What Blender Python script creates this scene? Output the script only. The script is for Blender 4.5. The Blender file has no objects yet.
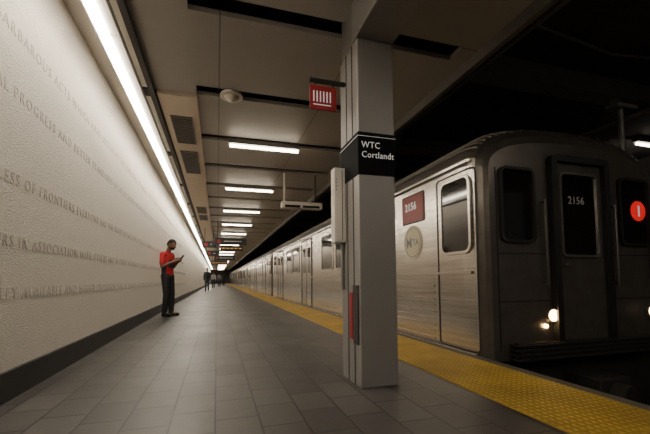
import bpy, math, random
from mathutils import Vector, Matrix
random.seed(4)
S=bpy.context.scene
COL=S.collection
def link(o): COL.objects.link(o); return o
# ---------------- materials ----------------
def mat(name,color,rough=.5,metal=0.,nscale=0,namt=0.,bump=0.,bscale=None,stretch=(1,1,1),emit=0,ecol=None,spec=None,bdist=.02):
    m=bpy.data.materials.new(name); m.use_nodes=True
    nt=m.node_tree; b=nt.nodes['Principled BSDF']
    b.inputs['Base Color'].default_value=(*color,1); b.inputs['Roughness'].default_value=rough
    b.inputs['Metallic'].default_value=metal
    if spec is not None: b.inputs['Specular IOR Level'].default_value=spec
    if emit:
        b.inputs['Emission Color'].default_value=(*(ecol or color),1); b.inputs['Emission Strength'].default_value=emit
    tc=nt.nodes.new('ShaderNodeTexCoord'); mp=nt.nodes.new('ShaderNodeMapping'); mp.inputs['Scale'].default_value=stretch
    nt.links.new(tc.outputs['Object'],mp.inputs[0])
    n=nt.nodes.new('ShaderNodeTexNoise'); n.inputs['Scale'].default_value=nscale or 8; n.inputs['Detail'].default_value=4
    nt.links.new(mp.outputs[0],n.inputs['Vector'])
    mx=nt.nodes.new('ShaderNodeMix'); mx.data_type='RGBA'
    a=namt
    mx.inputs['A'].default_value=(*[c*(1-a) for c in color],1); mx.inputs['B'].default_value=(*[min(1,c*(1+a)) for c in color],1)
    nt.links.new(n.outputs['Fac'],mx.inputs['Factor']); nt.links.new(mx.outputs['Result'],b.inputs['Base Color'])
    if bump:
        n2=nt.nodes.new('ShaderNodeTexNoise'); n2.inputs['Scale'].default_value=bscale or 60; n2.inputs['Detail'].default_value=5
        nt.links.new(mp.outputs[0],n2.inputs['Vector'])
        bp=nt.nodes.new('ShaderNodeBump'); bp.inputs['Strength'].default_value=bump; bp.inputs['Distance'].default_value=bdist
        nt.links.new(n2.outputs['Fac'],bp.inputs['Height']); nt.links.new(bp.outputs[0],b.inputs['Normal'])
    return m
def brickmat(name,c1,c2,cm,w,h,mortar,rough,rot=True,off=.5,bump=.3,nlo=.35,nhi=1.55,stain=0):
    m=mat(name,c1,rough,0,30,.25); nt=m.node_tree; b=nt.nodes['Principled BSDF']
    tc=nt.nodes.new('ShaderNodeTexCoord'); sp=nt.nodes.new('ShaderNodeSeparateXYZ'); cb=nt.nodes.new('ShaderNodeCombineXYZ')
    nt.links.new(tc.outputs['Object'],sp.inputs[0])
    nt.links.new(sp.outputs['Y' if rot else 'X'],cb.inputs['X']); nt.links.new(sp.outputs['X' if rot else 'Y'],cb.inputs['Y'])
    br=nt.nodes.new('ShaderNodeTexBrick'); br.inputs['Scale'].default_value=1; br.inputs['Brick Width'].default_value=w
    br.inputs['Row Height'].default_value=h; br.inputs['Mortar Size'].default_value=mortar; br.offset=off
    br.inputs['Mortar Smooth'].default_value=.2
    br.inputs['Color1'].default_value=(*c1,1); br.inputs['Color2'].default_value=(*c2,1); br.inputs['Mortar'].default_value=(*cm,1)
    nt.links.new(cb.outputs[0],br.inputs['Vector'])
    mx=nt.nodes.new('ShaderNodeMix'); mx.data_type='RGBA'; mx.blend_type='MULTIPLY'; mx.inputs['Factor'].default_value=.7
    ns=nt.nodes.new('ShaderNodeTexNoise'); ns.inputs['Scale'].default_value=7; ns.inputs['Detail'].default_value=14; ns.inputs['Roughness'].default_value=.8; nt.links.new(tc.outputs['Object'],ns.inputs['Vector'])
    cr=nt.nodes.new('ShaderNodeMapRange'); cr.inputs['To Min'].default_value=nlo; cr.inputs['To Max'].default_value=nhi
    nt.links.new(ns.outputs['Fac'],cr.inputs[0]); nt.links.new(br.outputs['Color'],mx.inputs['A']); nt.links.new(cr.outputs[0],mx.inputs['B'])
    res=mx.outputs['Result']
    if stain:
        n3=nt.nodes.new('ShaderNodeTexNoise'); n3.inputs['Scale'].default_value=1.3; n3.inputs['Detail'].default_value=5; nt.links.new(tc.outputs['Object'],n3.inputs['Vector'])
        c3=nt.nodes.new('ShaderNodeMapRange'); c3.inputs['From Min'].default_value=.35; c3.inputs['From Max'].default_value=.65; c3.inputs['To Min'].default_value=1-stain; c3.inputs['To Max'].default_value=1+stain*.6
        nt.links.new(n3.outputs['Fac'],c3.inputs[0]); m3=nt.nodes.new('ShaderNodeMix'); m3.data_type='RGBA'; m3.blend_type='MULTIPLY'; m3.inputs['Factor'].default_value=1
        nt.links.new(res,m3.inputs['A']); nt.links.new(c3.outputs[0],m3.inputs['B']); res=m3.outputs['Result']
        c4=nt.nodes.new('ShaderNodeMapRange'); c4.inputs['To Min'].default_value=rough-.12; c4.inputs['To Max'].default_value=rough+.15
        nt.links.new(n3.outputs['Fac'],c4.inputs[0]); nt.links.new(c4.outputs[0],b.inputs['Roughness'])
    nt.links.new(res,b.inputs['Base Color'])
    bp=nt.nodes.new('ShaderNodeBump'); bp.invert=True; bp.inputs['Strength'].default_value=bump; bp.inputs['Distance'].default_value=.01
    nt.links.new(br.outputs['Fac'],bp.inputs['Height']); nt.links.new(bp.outputs[0],b.inputs['Normal'])
    return m
def tactile():
    m=mat('tactile_yellow',(.60,.37,.07),.6,0,5,.25); nt=m.node_tree; b=nt.nodes['Principled BSDF']
    tc=nt.nodes.new('ShaderNodeTexCoord')
    def vm(op,a,val=None):
        n=nt.nodes.new('ShaderNodeVectorMath'); n.operation=op; nt.links.new(a,n.inputs[0])
        if val: n.inputs[1].default_value=val
        return n
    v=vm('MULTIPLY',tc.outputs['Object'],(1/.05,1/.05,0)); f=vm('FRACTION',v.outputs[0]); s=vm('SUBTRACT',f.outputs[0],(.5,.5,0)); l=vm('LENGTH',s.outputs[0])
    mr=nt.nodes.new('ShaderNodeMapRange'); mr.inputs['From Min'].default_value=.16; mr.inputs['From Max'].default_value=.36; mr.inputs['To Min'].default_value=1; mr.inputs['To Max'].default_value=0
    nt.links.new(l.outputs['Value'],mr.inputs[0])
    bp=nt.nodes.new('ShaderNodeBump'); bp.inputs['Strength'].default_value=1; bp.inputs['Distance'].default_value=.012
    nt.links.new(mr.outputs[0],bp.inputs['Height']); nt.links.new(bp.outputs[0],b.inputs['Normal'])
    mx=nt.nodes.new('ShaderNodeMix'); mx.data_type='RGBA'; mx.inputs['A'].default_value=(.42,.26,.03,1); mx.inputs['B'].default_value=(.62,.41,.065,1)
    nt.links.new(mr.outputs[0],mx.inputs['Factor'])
    n3=nt.nodes.new('ShaderNodeTexNoise'); n3.inputs['Scale'].default_value=2.2; n3.inputs['Detail'].default_value=6; nt.links.new(tc.outputs['Object'],n3.inputs['Vector'])
    c3=nt.nodes.new('ShaderNodeMapRange'); c3.inputs['From Min'].default_value=.35; c3.inputs['From Max'].default_value=.65; c3.inputs['To Min'].default_value=.75; c3.inputs['To Max'].default_value=1.1
    nt.links.new(n3.outputs['Fac'],c3.inputs[0]); m3=nt.nodes.new('ShaderNodeMix'); m3.data_type='RGBA'; m3.blend_type='MULTIPLY'; m3.inputs['Factor'].default_value=1
    nt.links.new(mx.outputs['Result'],m3.inputs['A']); nt.links.new(c3.outputs[0],m3.inputs['B']); nt.links.new(m3.outputs['Result'],b.inputs['Base Color'])
    return m
M={}
M['wall']=mat('wall_stone',(.87,.81,.725),.95,0,90,.16,1.0,80,bdist=.02,spec=.2)
M['letter']=mat('wall_letter',(.58,.53,.47),.85,0,14,.08,.2,60)
M['base']=mat('baseboard_dark',(.03,.028,.027),.5,0,6,.2)
M['floor']=brickmat('floor_granite',(.048,.044,.041),(.076,.070,.064),(.014,.013,.012),.36,.26,.007,.45,bump=.6,stain=.25)
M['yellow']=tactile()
M['ceil']=brickmat('ceiling_panel',(.32,.295,.265),(.34,.315,.285),(.15,.14,.13),3.0,1.32,.008,.5,True,0,.15,.85,1.1)
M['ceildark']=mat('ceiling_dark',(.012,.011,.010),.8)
M['cream']=mat('cream_panel',(.55,.46,.36),.6,0,4,.06)
M['cove']=mat('cove_paint',(.62,.58,.52),.7)
M['grille']=mat('grille_dark',(.03,.026,.022),.6)
M['slat']=mat('grille_slat',(.11,.10,.088),.5)
M['black']=mat('black_metal',(.008,.008,.009),.5)
M['signblack']=mat('sign_black',(.004,.004,.005),.75,spec=.12)
M['tunnel']=mat('tunnel_soot',(.065,.06,.056),.95,0,2,.4)
M['concrete']=mat('edge_concrete',(.09,.08,.07),.8,0,12,.2)
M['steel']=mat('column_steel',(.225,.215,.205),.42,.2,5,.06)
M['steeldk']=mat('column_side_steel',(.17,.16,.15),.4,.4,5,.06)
M['beam']=mat('tunnel_beam',(.17,.16,.15),.7,0,4,.3)
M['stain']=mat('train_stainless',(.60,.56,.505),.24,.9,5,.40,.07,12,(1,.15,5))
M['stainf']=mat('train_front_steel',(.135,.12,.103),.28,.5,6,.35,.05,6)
M['roof']=mat('train_roof',(.13,.12,.11),.5,.4,4,.3)
M['under']=mat('train_underframe',(.018,.016,.015),.8,0,10,.3)
M['glass']=mat('dark_glass',(.010,.009,.008),.07,0,3,.1,spec=.8)
M['rubber']=mat('window_rubber',(.015,.014,.013),.55)
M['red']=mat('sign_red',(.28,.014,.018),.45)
M['redplate']=mat('number_plate_red',(.22,.014,.016),.45)
M['white']=mat('sign_white',(.85,.84,.82),.5,emit=.18)
M['emblem']=mat('emblem_cream',(.52,.475,.34),.5)
M['blue']=mat('emblem_blue',(.20,.20,.21),.5)
M['amber']=mat('amber_led',(.7,.3,.04),.5,emit=.35,ecol=(1,.45,.08))
M['redglow']=mat('route_bullet_red',(.7,.01,.01),.5,emit=.45,ecol=(1,.02,.02))
M['numwhite']=mat('number_white',(.85,.84,.8),.5,emit=.3)
M['numdim']=mat('number_grey',(.50,.48,.45),.5)
M['striplight']=mat('strip_light',(1,.93,.8),.5,emit=37,ecol=(1,.905,.76))
M['tube']=mat('tube_light',(1,.93,.8),.5,emit=16,ecol=(1,.86,.66))
M['track']=mat('fill_tube_light',(1,.95,.9),.5,emit=38,ecol=(1,.91,.79))
M['dimfill']=mat('dim_fill_tube_light',(1,.95,.9),.5,emit=14,ecol=(1,.88,.72))
M['head']=mat('headlight_glow',(1,.8,.5),.5,emit=20,ecol=(1,.64,.28))
M['rail']=mat('rail_steel',(.2,.17,.14),.4,.8)
M['skin']=mat('skin_brown',(.15,.075,.045),.5)
M['hair']=mat('hair_black',(.01,.009,.008),.8)
M['shirt']=mat('shirt_red',(.50,.02,.025),.8,0,20,.1)
M['print']=mat('shirt_print_dark',(.03,.025,.04),.8)
M['pants']=mat('trousers_black',(.016,.016,.019),.85,0,9,.4)
M['shoe']=mat('shoe_black',(.01,.01,.01),.5)
M['eye']=mat('eye_white',(.6,.58,.55),.3)
# ---------------- mesh builder ----------------
import bmesh
class MB:
    def __init__(s,o=(0,0,0)): s.v=[];s.f=[];s.o=Vector(o)
    def add(s,vs,fs):
        n=len(s.v); s.v+=[tuple(Vector(v)-s.o) for v in vs]; s.f+=[tuple(i+n for i in f) for f in fs]
    def box(s,x0,x1,y0,y1,z0,z1):
        vs=[(x,y,z) for x in(x0,x1) for y in(y0,y1) for z in(z0,z1)]
        s.add(vs,[(0,1,3,2),(4,6,7,5),(0,4,5,1),(2,3,7,6),(0,2,6,4),(1,5,7,3)]); return s
    def cyl(s,p0,p1,r0,r1=None,n=16):
        r1=r0 if r1 is None else r1
        p0=Vector(p0);p1=Vector(p1);d=(p1-p0).normalized()
        a=d.orthogonal().normalized();b=d.cross(a)
        vs=[p+ (a*math.cos(t)+b*math.sin(t))*r for p,r in((p0,r0),(p1,r1)) for t in [2*math.pi*i/n for i in range(n)]]
        fs=[(i,(i+1)%n,n+(i+1)%n,n+i) for i in range(n)]+[tuple(range(n))[::-1],tuple(range(n,2*n))]
        s.add(vs,fs); return s
    def rr(s,u0,u1,v0,v1,r,k=5):
        pts=[]
        for cu,cv,a0 in((u1-r,v1-r,0),(u0+r,v1-r,90),(u0+r,v0+r,180),(u1-r,v0+r,270)):
            for i in range(k+1):
                a=math.radians(a0+90*i/k); pts.append((cu+r*math.cos(a),cv+r*math.sin(a)))
        return pts
    def plate(s,u0,u1,v0,v1,r,d0,d1,mp):
        p=s.rr(u0,u1,v0,v1,r); n=len(p)
        vs=[mp(u,v,d0) for u,v in p]+[mp(u,v,d1) for u,v in p]
        s.add(vs,[(i,(i+1)%n,n+(i+1)%n,n+i) for i in range(n)]+[tuple(range(n))[::-1],tuple(range(n,2*n))]); return s
    def ring(s,u0,u1,v0,v1,r,w,d0,d1,mp):
        a=s.rr(u0,u1,v0,v1,r); b=s.rr(u0+w,u1-w,v0+w,v1-w,max(.005,r-w)); n=len(a)
        vs=[mp(u,v,d) for d in(d0,d1) for L in(a,b) for u,v in L]
        fs=[]
        for i in range(n):
            j=(i+1)%n
            fs+=[(2*n+i,2*n+j,3*n+j,3*n+i),(i,j,2*n+j,2*n+i),(n+j,n+i,3*n+i,3*n+j),(j,i,n+i,n+j)]
        s.add(vs,fs); return s
    def obj(s,name,m,parent=None,bevel=0,smooth=False,loc=None,label=None,cat=None,kind=None,group=None):
        me=bpy.data.meshes.new(name); me.from_pydata(s.v,[],s.f); me.validate()
        bm=bmesh.new(); bm.from_mesh(me); bmesh.ops.recalc_face_normals(bm,faces=bm.faces); bm.to_mesh(me); bm.free()
        me.materials.append(m)
        if smooth:
            for p in me.polygons: p.use_smooth=True
        o=link(bpy.data.objects.new(name,me)); o.location=s.o if loc is None else loc
        if parent is not None:
            o.parent=parent; o.location=Vector(o.location)
        if bevel:
            b=o.modifiers.new('bevel','BEVEL'); b.width=bevel; b.segments=2; b.limit_method='ANGLE'
        tag(o,label,cat,kind,group); return o
def tag(o,label=None,cat=None,kind=None,group=None):
    if label:o['label']=label
    if cat:o['category']=cat
    if kind:o['kind']=kind
    if group:o['group']=group
def empty(name,loc,label,cat,group=None):
    e=link(bpy.data.objects.new(name,None)); e.location=loc; e.empty_display_size=.2; tag(e,label,cat,None,group); return e
def bake(o):
    dg=bpy.context.evaluated_depsgraph_get(); dg.update()
    me=bpy.data.meshes.new_from_object(o.evaluated_get(dg)); return me
def text(body,size,loc,xd,yd,m,name,parent=None,ext=.004,bold=0.,align='LEFT',spacing=1.0,line=1.0,sx=1.0):
    cu=bpy.data.curves.new('t','FONT'); cu.body=body; cu.size=size; cu.extrude=ext; cu.offset=bold; cu.align_x=align; cu.resolution_u=2
    cu.space_character=spacing; cu.space_line=line
    t=link(bpy.data.objects.new('t',cu)); me=bake(t); bpy.data.objects.remove(t)
    xd=Vector(xd);yd=Vector(yd);n=xd.cross(yd)
    mt=Matrix((xd*sx,yd,n)).transposed().to_4x4()
    me.transform(mt); me.materials.clear(); me.materials.append(m)
    o=link(bpy.data.objects.new(name,me)); o.location=loc
    if parent is not None: o.parent=parent
    return o
def copytree(root,loc):
    n=root.copy(); COL.objects.link(n); n.location=loc
    for c in list(root.children):
        c2=c.copy(); COL.objects.link(c2); c2.parent=n
        for d in list(c.children):
            d2=d.copy(); COL.objects.link(d2); d2.parent=c2
    return n
# ---------------- camera ----------------
H=.85
F=361.1
yaw=math.radians(16.65); pitch=math.radians(3.5); roll=math.radians(-.4)
R=Matrix.Rotation(-yaw,3,'Z')@Matrix.Rotation(math.pi/2+pitch,3,'X')@Matrix.Rotation(roll,3,'Z')
cd=bpy.data.cameras.new('camera'); cam=link(bpy.data.objects.new('camera',cd)); S.camera=cam
cd.lens=20; cd.sensor_width=36; cd.clip_start=.05; cd.clip_end=300
cam.matrix_world=Matrix.Translation((0,0,H))@R.to_4x4()
v=R.transposed()@Vector((0,1,0)); px=325+F*v.x/(-v.z); py=217-F*v.y/(-v.z)
cd.shift_x=(px-217)/650; cd.shift_y=(280-py)/650
# ---------------- setting ----------------
Y0,Y1=-4.0,88.0
WX=-1.44; CZ=3.2
MB().box(WX-.25,WX,Y0,Y1,0,3.55).obj('wall_left',M['wall'],kind='structure')
wall=bpy.data.objects['wall_left']
rows=[(2.65,1.85,"RESULTED IN BARBAROUS ACTS WHICH HAVE OUTRAGED THE CONSCIENCE OF MANKIND AND THE ADVENT OF A WORLD IN WHICH HUMAN BEINGS SHALL ENJOY FREEDOM OF SPEECH AND BELIEF AND FREEDOM FROM FEAR"),
(2.2,1.5,"TO PROMOTE SOCIAL PROGRESS AND BETTER STANDARDS OF LIFE IN LARGER FREEDOM WHEREAS MEMBER STATES HAVE PLEDGED THEMSELVES TO ACHIEVE IN COOPERATION WITH THE UNITED NATIONS"),
(1.56,2.36,"REGARDLESS OF FRONTIERS EVERYONE HAS THE RIGHT TO FREEDOM OF PEACEFUL ASSEMBLY AND ASSOCIATION NO ONE MAY BE COMPELLED TO BELONG TO AN ASSOCIATION EVERYONE HAS THE RIGHT"),
(1.1,2.64,"OTHERS IN ASSOCIATION WITH OTHERS AND IN PUBLIC OR PRIVATE TO MANIFEST HIS RELIGION OR BELIEF IN TEACHING PRACTICE WORSHIP AND OBSERVANCE EVERYONE HAS THE RIGHT TO FREEDOM OF OPINION"),
(.72,2.0,"MADE GENERALLY AVAILABLE AND HIGHER EDUCATION SHALL BE EQUALLY ACCESSIBLE TO ALL ON THE BASIS OF MERIT EDUCATION SHALL BE DIRECTED TO THE FULL DEVELOPMENT OF THE HUMAN PERSONALITY")]
for z,ys,tx in rows:
    text(tx,.128,(WX+.0005,ys,z),(0,1,0),(0,0,1),M['letter'],'inscription',wall,ext=.0028,bold=-.0004,spacing=1.25)
MB().box(WX-.001,WX+.03,Y0,Y1,0,.21).obj('baseboard_left',M['base'],kind='structure')
MB().box(WX-.25,2.72,Y0,Y1,-.3,0).obj('floor',M['floor'],kind='structure')
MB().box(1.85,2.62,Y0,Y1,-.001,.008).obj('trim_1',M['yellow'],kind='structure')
MB().box(2.62,2.73,Y0,Y1,-.12,.006).obj('trim_2',M['concrete'],kind='structure')
MB().box(2.3,11,Y0,Y1,-1.5,-1.3).obj('floor_track',M['under'],kind='structure')
MB().box(2.45,2.6,Y0,Y1,-1.3,-.3).obj('wall_platform_edge',M['under'],kind='structure')
MB().box(10.8,11,Y0,Y1,-1.3,4.2).obj('wall_right',M['tunnel'],kind='structure')
MB().box(WX-.25,11,Y1,Y1+.2,-1.5,4.2).obj('wall_back',M['tunnel'],kind='structure')
MB().box(WX-.25,11,Y0,Y1,4.0,4.2).obj('ceiling_tunnel',M['tunnel'],kind='structure')
bm_=MB()
for i in range(14): bm_.box(2.63,10.8,1.0+i*3.0,1.3+i*3.0,3.72,4.0)
bm_.obj('trim_5',M['beam'],kind='structure')
for x in (3.45,4.9):
    b=MB().box(x-.035,x+.035,Y0,Y1,-1.15,-1.1).box(x-.01,x+.01,Y0,Y1,-1.27,-1.15).box(x-.07,x+.07,Y0,Y1,-1.3,-1.27)
    b.obj('rail',M['rail'],label='steel running rail on dark track bed',cat='rail',group='running rails')
b=MB(); b.box(-.76,-.27,Y0,4.72,CZ,CZ+.05).box(2.38,2.56,Y0,Y1,CZ,CZ+.05)
ys=3.1-6.0; prev=Y0
while prev<Y1-1:
    b.box(-.27,2.38,prev,ys-.11,CZ,CZ+.05); prev=ys+.11; ys+=1.5
b.obj('ceiling',M['ceil'],kind='structure')
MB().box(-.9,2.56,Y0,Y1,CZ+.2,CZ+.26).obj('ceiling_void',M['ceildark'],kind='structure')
MB().box(-.74,-.27,4.75,Y1,CZ-.03,CZ+.05).obj('ceiling_soffit',M['cream'],kind='structure')
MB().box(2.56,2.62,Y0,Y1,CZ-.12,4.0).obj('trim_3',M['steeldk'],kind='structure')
MB().box(-.82,-.76,Y0,Y1,CZ-.05,4.0).obj('trim_4',M['grille'],kind='structure')
MB().box(WX,-.82,Y0,Y1,3.52,3.6).obj('ceiling_cove',M['cove'],kind='structure')
def grille(y0,y1):
    r=MB((-.5,(y0+y1)/2,CZ-.03)); mp=lambda u,v,d:(u,v,CZ-.03-d)
    r.ring(-.66,-.36,y0,y1,.01,.02,0,.014,mp)
    n=int((y1-y0)/.075)
    for i in range(n):
        y=y0+.03+i*(y1-y0-.05)/n; r.box(-.645,-.375,y,y+.030,CZ-.042,CZ-.031)
    g=r.obj('ventilation_grille',M['slat'],label='grey slatted air vent in cream soffit',cat='vent',group='soffit vents')
    MB((-.5,(y0+y1)/2,CZ-.03)).box(-.645,-.375,y0+.01,y1-.01,CZ-.034,CZ-.0301).obj('vent_backing',M['grille'],parent=g,loc=(0,0,0))
grille(5.35,6.4); grille(6.8,8.2); grille(12.,13.1); grille(13.5,14.6)
L=2.4; y=-3.4; first=None; k=0
while y<Y1-3:
    if first is None:
        root=empty('linear_light',(-1.02,y,CZ),'long slim wall-washing fluorescent fixture above stone wall','light fixture','wall washing lights')
        MB((-1.02,y,CZ)).box(-1.13,-.93,y+.01,y+L-.01,CZ+.02,CZ+.10).obj('housing',M['cove'],parent=root,loc=(0,0,0))
        MB((-1.02,y,CZ)).box(-1.105,-1.015,y+.02,y+L-.02,CZ-.005,CZ+.02).obj('diffuser',M['striplight'],parent=root,loc=(0,0,0))
        MB((-1.02,y,CZ)).box(-1.05,-1.03,y+1.2,y+1.22,CZ+.1,3.52).box(-1.0,-.82,y+1.1,y+1.3,CZ+.08,CZ+.1).obj('hanger',M['grille'],parent=root,loc=(0,0,0))
        first=root
    else: copytree(first,(-1.02,y,CZ))
    y+=L
first=None
for y in [-2.9,.1]+[6.1+3*i for i in range(26)]:
    if first is None:
        o=Vector((.76,y,CZ)); root=empty('ceiling_light',o,'bare fluorescent tube fixture under slotted ceiling','light fixture','ceiling tube lights')
        MB(o).box(.16,1.36,y-.05,y+.05,3.12,3.2).box(.3,.33,y-.02,y+.02,3.2,3.4).box(1.2,1.23,y-.02,y+.02,3.2,3.4).obj('housing',M['steel'],parent=root,loc=(0,0,0))
        MB(o).cyl((.18,y,3.09),(1.34,y,3.09),.025).obj('tube',M['tube'],parent=root,loc=(0,0,0),smooth=False)
        first=root
    else: copytree(first,(.76,y,CZ))
def fill_tube(x,y,m):
    o=Vector((x,y,3.9)); root=empty('tunnel_fill_light',o,'added fill light tube on tunnel ceiling over track','light fixture','added tunnel fill lights')
    MB(o).box(x-.65,x+.65,y-.06,y+.06,3.88,4.0).obj('housing',M['beam'],parent=root,loc=(0,0,0))
    MB(o).cyl((x-.6,y,3.84),(x+.6,y,3.84),.03).obj('tube',M[m],parent=root,loc=(0,0,0))
for x,y in ((4.0,-1.6),(6.5,-1.6),(4.0,-3.4)): fill_tube(x,y,'track')  # added lamps behind the camera, there to brighten the train front
fill_tube(9.6,5.6,'dimfill')  # added weak lamp to lift the tunnel ceiling and beams out of black
r=empty('dome_camera',(.15,4.6,CZ),'round white dome housing under dark ceiling slot','ceiling camera')
MB((.15,4.6,CZ)).cyl((.15,4.6,3.4),(.15,4.6,3.17),.05).cyl((.15,4.6,3.2),(.15,4.6,3.165),.135,.145,28).obj('housing',M['cove'],parent=r,loc=(0,0,0),bevel=.005)
d=MB((.15,4.6,CZ))
for i in range(6):
    a0=math.radians(15*i);a1=math.radians(15*(i+1)); d.cyl((.15,4.6,3.165-.06*math.sin(a0)),(.15,4.6,3.165-.06*math.sin(a1)),.09*math.cos(a0)+.001,.09*math.cos(a1)+.001,24)
d.obj('dome',M['cove'],parent=r,loc=(0,0,0),smooth=True)
# ---------------- column ----------------
cx0,cx1,cy0,cy1=1.08,1.40,2.65,3.08
o=Vector((1.245,2.86,0)); col=empty('platform_column',o,'square grey metal-clad column carrying black station name sign','column')
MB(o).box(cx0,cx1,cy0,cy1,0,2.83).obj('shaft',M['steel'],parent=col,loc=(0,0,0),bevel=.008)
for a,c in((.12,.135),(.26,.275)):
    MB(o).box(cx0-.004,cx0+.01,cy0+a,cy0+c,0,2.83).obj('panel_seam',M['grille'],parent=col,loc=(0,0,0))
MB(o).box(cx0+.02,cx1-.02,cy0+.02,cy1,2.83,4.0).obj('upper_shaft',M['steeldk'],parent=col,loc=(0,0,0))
MB(o).box(cx0-.01,cx1+.01,.2,cy0+.1,2.84,3.19).obj('bracket_beam',M['steel'],parent=col,loc=(0,0,0),bevel=.01)
MB(o).box(cx0-.007,cx1+.007,cy0-.007,cy1+.007,1.69,2.04).obj('name_sign',M['signblack'],parent=col,loc=(0,0,0),bevel=.003)
MB(o).box(cx0-.008,cx1+.008,cy0-.008,cy1+.008,2.005,2.008).obj('sign_stripe',M['white'],parent=col,loc=(0,0,0))
def ctext(b,size,loc,xd,yd):
    text(b,size,Vector(loc)-o,xd,yd,M['white'],'sign_text',col,ext=.002,bold=-.0004,sx=.92,spacing=1.06)
ctext("WTC",.074,(cx0+.022,cy0-.009,1.91),(1,0,0),(0,0,1))
ctext("Cortlandt",.074,(cx0+.022,cy0-.009,1.83),(1,0,0),(0,0,1))
o=Vector((1.03,3.0,1.1)); cb=empty('call_box',o,'slim pale grey metal call box mounted on column side','call box')
MB(o).box(.975,1.079,2.96,3.06,1.17,1.83).obj('cabinet',M['cove'],parent=cb,loc=(0,0,0),bevel=.006)
q=MB(o)
for i in range(4): q.box(.99,.997,2.957,2.961,1.72-.03*i,1.73-.03*i)
q.box(1.045,1.05,2.957,2.961,1.19,1.81)
q.obj('speaker_slots',M['grille'],parent=cb,loc=(0,0,0))
MB(o).box(1.055,1.079,3.0,3.04,.76,1.168).obj('cable_duct',M['steeldk'],parent=cb,loc=(0,0,0),bevel=.004)
o=Vector((1.07,2.75,.5)); eb=empty('red_strip',o,'narrow red strip on column side','sign')
MB(o).box(1.068,1.078,2.80,2.87,.36,.74).obj('red_face',M['red'],parent=eb,loc=(0,0,0),bevel=.002)  # narrow red strip beside a dark strip on the column side
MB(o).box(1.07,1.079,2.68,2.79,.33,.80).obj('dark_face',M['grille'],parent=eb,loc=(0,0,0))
o=Vector((.98,2.95,2.3)); fs=empty('flag_sign',o,'small red square sign with white bars hung from column','sign')
y=2.95; dx=-.065; dz=.03
MB(o).box(.82+dx,1.08,y-.015,y+.015,2.54+dz,2.57+dz).box(.86+dx,.87+dx,y-.005,y+.005,2.5+dz,2.55+dz).box(1.03+dx,1.04+dx,y-.005,y+.005,2.5+dz,2.55+dz).obj('bracket',M['black'],parent=fs,loc=(0,0,0))
MB(o).box(.82+dx,1.06+dx,y-.008,y+.008,2.30+dz,2.51+dz).obj('sign_face',M['red'],parent=fs,loc=(0,0,0))
q=MB(o)
for i in range(6): q.box(.848+.030*i+dx,.858+.030*i+dx,y-.011,y-.0075,2.365+dz,2.46+dz)
q.box(.848+dx,1.008+dx,y-.011,y-.0075,2.335+dz,2.343+dz)
q.obj('white_bars',M['white'],parent=fs,loc=(0,0,0))
o=Vector((1.78,7.8,2.5)); hs=empty('hanging_display',o,'grey hanging display case on two thin posts','display')
MB(o).box(1.34,2.25,7.70,7.90,2.42,2.56).obj('case',M['cove'],parent=hs,loc=(0,0,0),bevel=.01)
MB(o).box(1.40,1.74,7.69,7.705,2.43,2.48).box(1.80,2.18,7.69,7.705,2.43,2.48).obj('screen',M['glass'],parent=hs,loc=(0,0,0))
MB(o).box(1.38,1.42,7.78,7.82,2.56,3.2).obj('hanger_rod',M['cove'],parent=hs,loc=(0,0,0))
MB(o).box(2.1,2.12,7.79,7.81,2.56,3.2).obj('hanger_rod',M['black'],parent=hs,loc=(0,0,0))
def hsign(x0,x1,y,z0,z1,label,kind):
    o=Vector(((x0+x1)/2,y,z1)); e=empty('hanging_sign',o,label,'sign')
    MB(o).box(x0,x1,y-.04,y+.04,z0,z1).obj('sign_panel',M['black'],parent=e,loc=(0,0,0),bevel=.005)
    MB(o).box(x0+.1,x0+.12,y-.01,y+.01,z1,3.2).box(x1-.12,x1-.1,y-.01,y+.01,z1,3.2).obj('hanger_rod',M['black'],parent=e,loc=(0,0,0))
    zc=(z0+z1)/2
    if kind=='led':
        q=MB(o); 
        for i in range(5): q.box(x0+.08+i*(x1-x0-.1)/5,x0+.08+(i+.7)*(x1-x0-.1)/5,y-.045,y-.04,zc-.02,zc+.02)
        q.obj('led_line',M['amber'],parent=e,loc=(0,0,0))
    else:
        MB(o).cyl((x0+.16,y-.046,zc),(x0+.16,y-.04,zc),.08,n=24).obj('route_bullet',M['red'],parent=e,loc=(0,0,0))
        MB(o).box(x0+.35,x1-.2,y-.045,y-.04,zc-.015,zc+.02).obj('white_line',M['numdim'],parent=e,loc=(0,0,0))
hsign(-.1,1.15,15.2,2.28,2.56,'black overhead direction sign with red route disc','r')
hsign(-.65,-.05,16.9,2.3,2.58,'small black hanging sign with red disc','r')
hsign(.15,1.3,19.5,2.35,2.65,'black countdown display with amber characters','led')
hsign(-.6,.1,22.8,2.3,2.6,'small black hanging sign with red disc','r')
hsign(-.2,1.3,27.8,2.3,2.65,'black overhead direction sign with red route disc','r')
hsign(-.5,.9,34,2.2,2.6,'black countdown display with amber characters','led')
q=MB((6.1,4.,-1.3)).cyl((6.1,4.0,-1.3),(6.1,4.0,4.0),.04)
q.box(5.9,6.35,3.9,4.1,3.50,3.56).box(5.95,6.0,3.95,4.05,3.56,3.66)
q.obj('tunnel_post',M['steeldk'],label='dim steel post with lamp bracket beside the track',cat='post')
for y in (3.3,8.7,14.6):
    MB((5,y,3.96)).cyl((2.63,y-.1,3.955),(5.2,y+.2,3.955),.02).cyl((5.2,y+.2,3.955),(7.5,y-.1,3.955),.02).obj('conduit',M['beam'],label='thin cable conduit across tunnel ceiling',cat='pipe',group='tunnel conduits')
for x in (3.4,7.0):
    MB((x,1,3.69)).cyl((x,1.0,3.69),(x,41,3.69),.035).obj('conduit',M['beam'],label='long dark conduit along tunnel ceiling',cat='pipe',group='tunnel conduits')
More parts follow.
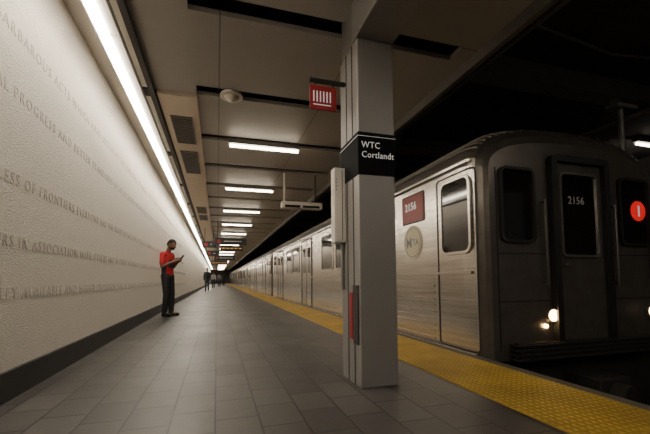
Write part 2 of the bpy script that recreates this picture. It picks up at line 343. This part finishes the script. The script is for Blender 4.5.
# ---------------- train ----------------
TX,TY,TZ=2.76,3.28,-1.1
W=2.83; LEN=15.4; hw=W/2
car=empty('subway_car',(TX,TY,TZ),'stainless steel subway car with dark windows and lit headlight','train car','subway train cars')
side=lambda u,v,d:(-d,u,v-TZ)
front=lambda u,v,d:(u-TX,-d,v-TZ)
def part(b,name,m,bevel=0,smooth=False,parent=None):
    return b.obj(name,m,parent=parent or car,bevel=bevel,smooth=smooth,loc=(0,0,0))
def profile(ins,tp,z0=-.06):
    pts=[]; w=hw-ins
    pts.append((-w,z0)); pts.append((-w,2.16-tp*.6))
    N=28
    for i in range(1,N):
        a=math.pi*i/N
        x=-math.cos(a); pts.append((w*(abs(x)**.85)*(1 if x>0 else -1), 2.16-tp*.6+(.56-tp)*math.sin(a)**.8))
    pts.append((w,2.16-tp*.6)); pts.append((w,z0))
    return pts
b=MB(); secs=[(0,.13,.16),(.03,.08,.10),(.09,.03,.05),(.18,.005,.015),(.3,0,0),(LEN-.13,0,0),(LEN-.04,.05,.03),(LEN,.1,.08)]
vs=[];n=None
for yy,i1,t1 in secs:
    p=profile(i1,t1); n=len(p); vs+=[(x+hw,yy,z-TZ) for x,z in p]
fs_=[]
for k in range(len(secs)-1):
    for i in range(n): fs_.append((k*n+i,k*n+(i+1)%n,(k+1)*n+(i+1)%n,(k+1)*n+i))
fs_.append(tuple(range(n))); fs_.append(tuple(range((len(secs)-1)*n,len(secs)*n))[::-1])
b.add(vs,fs_)
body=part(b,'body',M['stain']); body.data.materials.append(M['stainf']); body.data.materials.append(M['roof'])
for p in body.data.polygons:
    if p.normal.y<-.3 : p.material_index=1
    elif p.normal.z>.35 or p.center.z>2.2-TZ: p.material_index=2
rb=MB()
pr0=profile(.02,.04); pr1=profile(0,0)
for i in range(4,len(pr1)-4):
    x0,z0=pr0[i]; x1,z1=pr1[i]
    vv=[];
    for (x,yy,z) in ((x0,.10,z0),(x1,.30,z1),(x1,LEN-.15,z1)):
        vv+=[(x+hw-.012,yy,z-TZ-.01),(x+hw+.012,yy,z-TZ-.01),(x+hw+.012,yy,z-TZ+.012),(x+hw-.012,yy,z-TZ+.012)]
    ff=[(0,1,2,3),(8,9,10,11)]
    for k in range(2):
        for j in range(4): ff.append((k*4+j,k*4+(j+1)%4,(k+1)*4+(j+1)%4,(k+1)*4+j))
    rb.add(vv,ff)
part(rb,'roof_ribs',M['roof'])
DOORS=[2.92,8.02,13.02]; 
ribs=MB()
segs=[(.9,2.2),(3.62,7.3),(8.75,12.3),(13.75,15.2)]
for a,c in segs:
    for i in range(9): ribs.box(-.010,.01,a,c,.06+.085*i-TZ,.085+.085*i-TZ)
ribs.box(-.02,.01,.15,LEN-.15,.90-TZ,.93-TZ); ribs.box(-.03,.01,.15,LEN-.15,2.19-TZ,2.22-TZ)
ribs.box(-.015,.01,.15,LEN-.15,-.05-TZ,.0-TZ)
part(ribs,'side_ribs',M['stain'])
def win(u0,u1,v0,v1,r=.07,mp=side,sash=True,fm='stain'):
    part(MB().ring(u0-.035,u1+.035,v0-.035,v1+.035,r+.03,.035,0,.022 if mp is side else .04,mp),'window_frame',M[fm])
    part(MB().plate(u0,u1,v0,v1,r,0,.008,mp),'window',M['glass'])
    if sash: part(MB().plate(u0+.01,u1-.01,v0+(v1-v0)*.68,v0+(v1-v0)*.68+.02,.002,.006,.018,mp),'sash_bar',M['rubber'])
win(.17,.68,1.17,2.03,.09)
part(MB().ring(.05,.80,.02,2.12,.06,.014,0,.008,side),'cab_door_outline',M['rubber'])
for a,c in [(4.02,5.0),(5.27,6.22),(9.1,10.1),(10.4,11.4),(14.15,14.85)]:
    win(a,c,1.12,2.0)
for dc in DOORS:
    dd=part(MB().plate(dc-.64,dc+.64,-.02,2.1,.03,0,.006,side),'door',M['stain'])
    part(MB().ring(dc-.68,dc+.68,-.04,2.14,.04,.04,0,.02,side),'door_frame',M['rubber'],parent=dd)
    part(MB().box(-.012,0,dc-.01,dc+.01,-.0-TZ,2.1-TZ),'door_gap',M['rubber'],parent=dd)
    for s_ in(-1,1):
        c=dc+s_*.32
        part(MB().plate(c-.17,c+.17,1.05,1.85,.06,.005,.012,side),'door_window',M['glass'],parent=dd)
part(MB().plate(1.11,1.69,1.68,2.07,.02,0,.012,side),'number_plate',M['redplate'])
part(MB().plate(1.09,1.71,1.66,2.09,.03,0,.008,side),'number_plate_frame',M['rubber'])
text("2156",.16,(-.0135,1.61,1.86-TZ),(0,-1,0),(0,0,1),M['white'],'car_number',car,ext=.001,bold=.002)
part(MB().cyl((-.001,1.42,1.38-TZ),(-.008,1.42,1.38-TZ),.25,n=40),'emblem',M['emblem'])
em=MB(); 
for i in range(40):
    a0=2*math.pi*i/40;a1=2*math.pi*(i+1)/40
    em.add([(-.0095,1.42+r_*math.cos(a_),1.38-TZ+r_*math.sin(a_)) for r_,a_ in((.208,a0),(.208,a1),(.220,a1),(.220,a0))],[(0,1,2,3)])
part(em,'emblem_ring',M['blue'])
text("M",.21,(-.0095,1.60,1.31-TZ),(0,-1,0),(0,0,1),M['blue'],'emblem_text',car,ext=.001,bold=.004)
text("TA",.13,(-.0095,1.42,1.335-TZ),(0,-1,0),(0,0,1),M['blue'],'emblem_text',car,ext=.001,bold=.002)
win(3.05,3.47,1.28,2.08,.06,front,False,'rubber'); win(4.88,5.34,1.28,2.08,.06,front,False,'rubber')
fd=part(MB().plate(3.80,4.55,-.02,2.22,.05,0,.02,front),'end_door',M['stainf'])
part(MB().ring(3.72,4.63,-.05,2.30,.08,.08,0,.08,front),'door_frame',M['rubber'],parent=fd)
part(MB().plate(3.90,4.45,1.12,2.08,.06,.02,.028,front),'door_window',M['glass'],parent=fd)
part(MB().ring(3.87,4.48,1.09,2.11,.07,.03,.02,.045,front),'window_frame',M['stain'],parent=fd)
part(MB().cyl((3.90-TX,-.02,1.0-TZ),(3.90-TX,-.07,1.0-TZ),.02).cyl((3.90-TX,-.065,1.0-TZ),(3.99-TX,-.065,1.0-TZ),.012),'door_handle',M['stain'],parent=fd)
text("2156",.13,(4.00-TX,-.030,1.73-TZ),(1,0,0),(0,0,1),M['numdim'],'car_number',car,ext=.001,bold=.0005)
part(MB().cyl((5.20-TX,-.009,1.70-TZ),(5.20-TX,-.016,1.70-TZ),.13,n=32),'route_bullet',M['redglow'])
text("1",.19,(5.16-TX,-.0175,1.635-TZ),(1,0,0),(0,0,1),M['numwhite'],'route_number',car,ext=.001,bold=.005)
for x in (3.68,5.30):
    part(MB().cyl((x-TX,.05,.42-TZ),(x-TX,-.05,.42-TZ),.085,n=24),'headlight_ring',M['stainf'],bevel=.01)
    part(MB().cyl((x-TX,-.03,.42-TZ),(x-TX,-.056,.42-TZ),.065,n=24),'headlight',M['head'])
part(MB().cyl((3.60-TX,-.0,.30-TZ),(3.60-TX,-.03,.30-TZ),.022,n=16),'marker_lamp',M['head'])
ac=MB()
for i in range(4): ac.box(3.1-TX,5.25-TX,-.12,.02,-.05+.05*i-TZ,-.03+.05*i-TZ)
ac.box(3.15-TX,5.2-TX,-.10,.02,-.06-TZ,.13-TZ); part(ac,'bumper',M['under'])
for x in (3.62,4.73):
    part(MB().cyl((x-TX,-.06,.75-TZ),(x-TX,-.06,1.75-TZ),.014,n=10).cyl((x-TX,0,.77-TZ),(x-TX,-.06,.77-TZ),.012,n=8).cyl((x-TX,0,1.73-TZ),(x-TX,-.06,1.73-TZ),.012,n=8),'grab_rail',M['stainf'])
for a,c,e0,e1 in((2.974,2.986,.05,2.1),(5.364,5.376,.05,2.1),(2.98,3.70,1.12,1.132),(4.65,5.37,1.12,1.132),(2.98,3.70,.58,.592),(4.65,5.37,.58,.592)):
    part(MB().plate(a,c,e0,e1,.002,0,.004,front),'panel_joint',M['rubber'])
part(MB().box(3.95-TX,4.4-TX,-.35,.3,-.55-TZ,-.25-TZ).cyl((4.175-TX,-.3,-.4-TZ),(4.175-TX,-.5,-.4-TZ),.11),'coupler',M['under'],bevel=.02)
part(MB().box(.15,W-.15,.1,LEN-.1,-.75-TZ,-.06-TZ),'underframe',M['under'])
wh=MB()
for yy in (1.6,3.4,12.,13.8):
    for x in(3.45-TX,4.9-TX): wh.cyl((x-.05,yy,.43),(x+.05,yy,.43),.42,n=28)
    wh.cyl((.5,yy,.43),(W-.5,yy,.43),.07)
part(wh,'wheels',M['under'])
for i in range(1,5):
    copytree(car,(TX,TY+i*16.0,TZ))
# ---------------- people ----------------
class PB:
    def __init__(s): s.m=MB()
    def cap(s,p0,p1,r0,r1,kf=1,ks=1,n=14,T=None):
        p0=Vector(p0);p1=Vector(p1);d=p1-p0;L=max(d.length,1e-4);d=d/L
        a=d.orthogonal().normalized();b=d.cross(a); rings=[]
        for i in range(0,5):
            t=math.pi/2*i/4; rings.append((-r0*math.cos(t),r0*math.sin(t),0))
        for i in range(0,5):
            t=math.pi/2*i/4; rings.append((L+r1*math.sin(t),r1*math.cos(t),1))
        vs=[];fs=[]
        for (x,r,_) in rings:
            r=max(r,.0006)
            for j in range(n):
                q=2*math.pi*j/n; off=(a*math.cos(q)+b*math.sin(q))*r; off=Vector((off.x*kf,off.y*ks,off.z)); w=p0+d*x+off
                vs.append(T@w if T else w)
        R_=len(rings)
        for i in range(R_-1):
            for j in range(n): fs.append((i*n+j,i*n+(j+1)%n,(i+1)*n+(j+1)%n,(i+1)*n+j))
        fs.append(tuple(range(n))[::-1]); fs.append(tuple(range((R_-1)*n,R_*n)))
        s.m.add(vs,fs); return s
    def ell(s,c,r,T=None,n=18):
        vs=[];fs=[];R_=12
        for i in range(R_+1):
            t=math.pi*i/R_
            rr=max(math.sin(t),.01)
            for j in range(n):
                q=2*math.pi*j/n; w=Vector((c[0]+r[0]*rr*math.cos(q),c[1]+r[1]*rr*math.sin(q),c[2]-r[2]*math.cos(t)))
                vs.append(T@w if T else w)
        for i in range(R_):
            for j in range(n): fs.append((i*n+j,i*n+(j+1)%n,(i+1)*n+(j+1)%n,(i+1)*n+j))
        fs.append(tuple(range(n))[::-1]); fs.append(tuple(range(R_*n,(R_+1)*n)))
        s.m.add(vs,fs); return s
    def done(s,name,m,parent,vox=.008,sm=3,label=None):
        o=s.m.obj('tmp',m,loc=(0,0,0)); r=o.modifiers.new('r','REMESH'); r.mode='VOXEL'; r.voxel_size=vox; r.use_smooth_shade=True
        k=o.modifiers.new('s','SMOOTH'); k.iterations=sm; k.factor=.5
        me=bake(o); bpy.data.objects.remove(o); me.materials.clear(); me.materials.append(m); me.name=name
        ob=link(bpy.data.objects.new(name,me)); ob.parent=parent
        for p in me.polygons: p.use_smooth=True
        return ob
def person(loc,face,sc,label,pose,mats,vox,name='person',group=None):
    e=empty(name,loc,label,'person',group); e.rotation_euler=(0,0,face); e.scale=(sc,sc,sc)
    J=pose; sk,hr,sh,pt,so=mats
    piv=Vector((.035,0,1.55))
    T=Matrix.Translation(piv)@Matrix.Rotation(math.radians(J['nod']),4,'Y')@Matrix.Translation(-piv)
    B=PB()
    B.cap((0,0,.95),(-.02,0,1.33),.11,.12,.85,1.25)
    B.cap((-.02,-.14,1.41),(-.02,.14,1.41),.058,.058)
    B.cap((-.01,0,1.42),(.035,0,1.56),.056,.052)
    B.ell((.045,0,1.66),(.098,.076,.108),T); B.ell((.085,0,1.605),(.06,.055,.058),T)
    B.cap((.135,0,1.655),(.155,0,1.625),.010,.016,T=T)
    B.cap((.128,-.02,1.585),(.128,.02,1.585),.010,.010,T=T)
    B.cap((.128,-.03,1.685),(.128,.03,1.685),.012,.012,T=T)
    for s_ in(-1,1): B.ell((.035,s_*.079,1.65),(.018,.010,.032),T)
    for i,s_ in enumerate((-1,1)):
        shd,el,wr,hd=[Vector(q) for q in (J['R'] if s_<0 else J['L'])]
        B.cap(shd,el,.052,.040); B.cap(el,wr,.040,.026)
        dr=(hd-wr).normalized()
        inn=Vector((0,-s_,0)); 
        side_=dr.cross(inn).normalized()
        for k in range(4):
            B.cap(wr+side_*(k-1.5)*.012,wr+dr*.085+side_*(k-1.5)*.020,.016,.012)
        for k,ln in enumerate((.034,.040,.038,.030)):
            b0=wr+dr*.088+side_*(k-1.5)*.021
            b1=b0+(dr*.85+inn*.45).normalized()*ln; b2=b1+(dr*.35+inn*.95).normalized()*ln*.75; b3=b2+(dr*-.2+inn*.95).normalized()*ln*.5
            B.cap(b0,b1,.0095,.009); B.cap(b1,b2,.009,.008); B.cap(b2,b3,.008,.007)
        ts=side_*(-1 if side_.z<0 else 1)
        t0=wr+dr*.03+ts*.022; t1=t0+(dr*.6+ts*.6+inn*.3).normalized()*.04; t2=t1+(dr*.7+inn*.6).normalized()*.03
        B.cap(t0,t1,.013,.011); B.cap(t1,t2,.011,.009)
        hip,kn,an=[Vector(q) for q in (J['RL'] if s_<0 else J['LL'])]
        B.cap(hip,kn,.085,.055); B.cap(kn,an,.055,.036); B.cap(kn+Vector((-.015,0,-.08)),kn+Vector((-.01,0,-.2)),.052,.045)
        B.cap(an,an+Vector((.13,0,-.045)),.036,.026)
    B.done('body',sk,e,vox,2)
    h=PB(); h.ell((.035,0,1.685),(.100,.082,.097),T); 
    h.ell((-.01,0,1.65),(.055,.072,.075),T)
    hh=h.done('hair',hr,e,vox,2)
    for v_ in hh.data.vertices:
        q=T.inverted()@v_.co
        if q.x>.075 and q.z<1.73: q.x=.075; v_.co=T@q
    if J.get('beard'):
        bd=PB(); bd.ell((.09,0,1.585),(.062,.058,.045),T); bd.done('beard',hr,e,vox,2)
    for s_ in(-1,1):
        ee=PB(); ee.ell((.128,s_*.03,1.662),(.012,.014,.008),T,10); ee.m.obj('eye',M['eye'],parent=e,loc=(0,0,0),smooth=True)
    s=PB(); s.cap((0,0,.93),(-.02,0,1.32),.130,.137,.88,1.25); s.cap((-.02,-.145,1.405),(-.02,.145,1.405),.068,.068); s.cap((-.015,0,1.42),(.0,0,1.465),.068,.063)
    for s_ in(-1,1):
        shd,el,wr,hd=[Vector(q) for q in (J['R'] if s_<0 else J['L'])]
        end=shd.lerp(el,.72) if J.get('short',True) else el
        s.cap(shd,end,.064,.060)
        if not J.get('short',True): s.cap(el,wr,.054,.040)
    so_=s.done('shirt',sh,e,vox,3)
    if J.get('print'):
        me=so_.data; me.materials.append(M['print'])
        for p in me.polygons:
            c=p.center
            if c.x>.03 and abs(c.y)<.10 and 1.10<c.z<1.27: p.material_index=1
            if abs(c.y)>.13 and c.z<1.22 and c.x<.05 and abs(c.y)<.19: p.material_index=1
    t=PB(); t.cap((0,-.03,.90),(0,.03,.92),.128,.128,.9,1.1)
    for s_ in(-1,1):
        hip,kn,an=[Vector(q) for q in (J['RL'] if s_<0 else J['LL'])]
        t.cap(hip,kn,.098,.072); t.cap(kn,an,.072,.060)
    t.done('trousers',pt,e,vox,3)
    for s_ in(-1,1):
        hip,kn,an=[Vector(q) for q in (J['RL'] if s_<0 else J['LL'])]
        f0=Vector((an.x-.03,an.y,.045)); q=PB(); q.cap(f0,f0+Vector((.18,s_*.02,-.004)),.045,.040,1,1.05); q.cap(an,f0+Vector((.02,0,.01)),.045,.045)
        ob=q.done('shoe',so,e,vox,2)
        for v_ in ob.data.vertices: v_.co.z=max(v_.co.z,0.0)
    return e
pose1=dict(nod=26,beard=True,print=True,R=[(-.02,-.18,1.40),(.0,-.23,1.13),(.21,-.075,1.25),(.30,-.05,1.30)],L=[(-.02,.18,1.40),(.0,.23,1.13),(.21,.075,1.25),(.30,.05,1.30)],
 RL=[(.0,-.09,.92),(.04,-.10,.50),(.0,-.10,.085)],LL=[(.0,.09,.92),(.06,.08,.50),(.06,.07,.085)])
mx,my=-1.13,9.35
person((mx,my,0),math.radians(-25),1.04,'man in red t-shirt and black trousers looking at phone',pose1,(M['skin'],M['hair'],M['shirt'],M['pants'],M['shoe']),.0075)
c=Matrix.Rotation(math.radians(-25),3,'Z')@Vector((.345,0,1.335))*1.04
ph=MB(); ph.plate(-.036,.036,-.072,.072,.01,-.004,.004,lambda u,v,d:(d,u,v))
po=ph.obj('mobile_phone',M['black'],loc=(mx+c.x,my+c.y,c.z),label='dark mobile phone held in both hands',cat='phone')
po.rotation_euler=(0,math.radians(38),math.radians(-25))
pose2=dict(nod=3,short=False,R=[(-.02,-.18,1.40),(-.05,-.23,1.12),(.03,-.23,.88),(.06,-.22,.80)],L=[(-.02,.18,1.40),(-.0,.23,1.12),(.09,.22,.89),(.13,.21,.81)],
 RL=[(.0,-.09,.92),(.10,-.09,.50),(.12,-.09,.085)],LL=[(.0,.09,.92),(.0,.09,.50),(-.14,.09,.10)])
dk=mat('coat_dark',(.02,.02,.022),.8); gr=mat('coat_grey',(.12,.115,.11),.8); jn=mat('jeans_dark',(.04,.045,.065),.8); wt=mat('coat_pale',(.3,.28,.25),.8)
person((-.72,29,0),math.radians(-90),1.0,'person in dark clothes walking along the platform',pose2,(M['skin'],M['hair'],dk,jn,M['shoe']),.02)
person((.3,48,0),math.radians(90),.98,'person in grey jacket walking away along platform',pose2,(M['skin'],M['hair'],gr,jn,M['shoe']),.02)
person((-.35,39,0),math.radians(-90),.96,'person in pale jacket walking along the platform',pose2,(M['skin'],M['hair'],wt,jn,M['shoe']),.02)
person((.9,55,0),math.radians(90),1.0,'person in dark coat walking away along platform',pose2,(M['skin'],M['hair'],dk,M['pants'],M['shoe']),.02)
# ---------------- world / view ----------------
w=bpy.data.worlds.new('w'); S.world=w; w.use_nodes=True
w.node_tree.nodes['Background'].inputs[0].default_value=(.9,.87,.85,1); w.node_tree.nodes['Background'].inputs[1].default_value=.05
try:
    S.view_settings.view_transform='AgX'; S.view_settings.look='None'
except Exception as ex: print(ex)
S.view_settings.exposure=.22
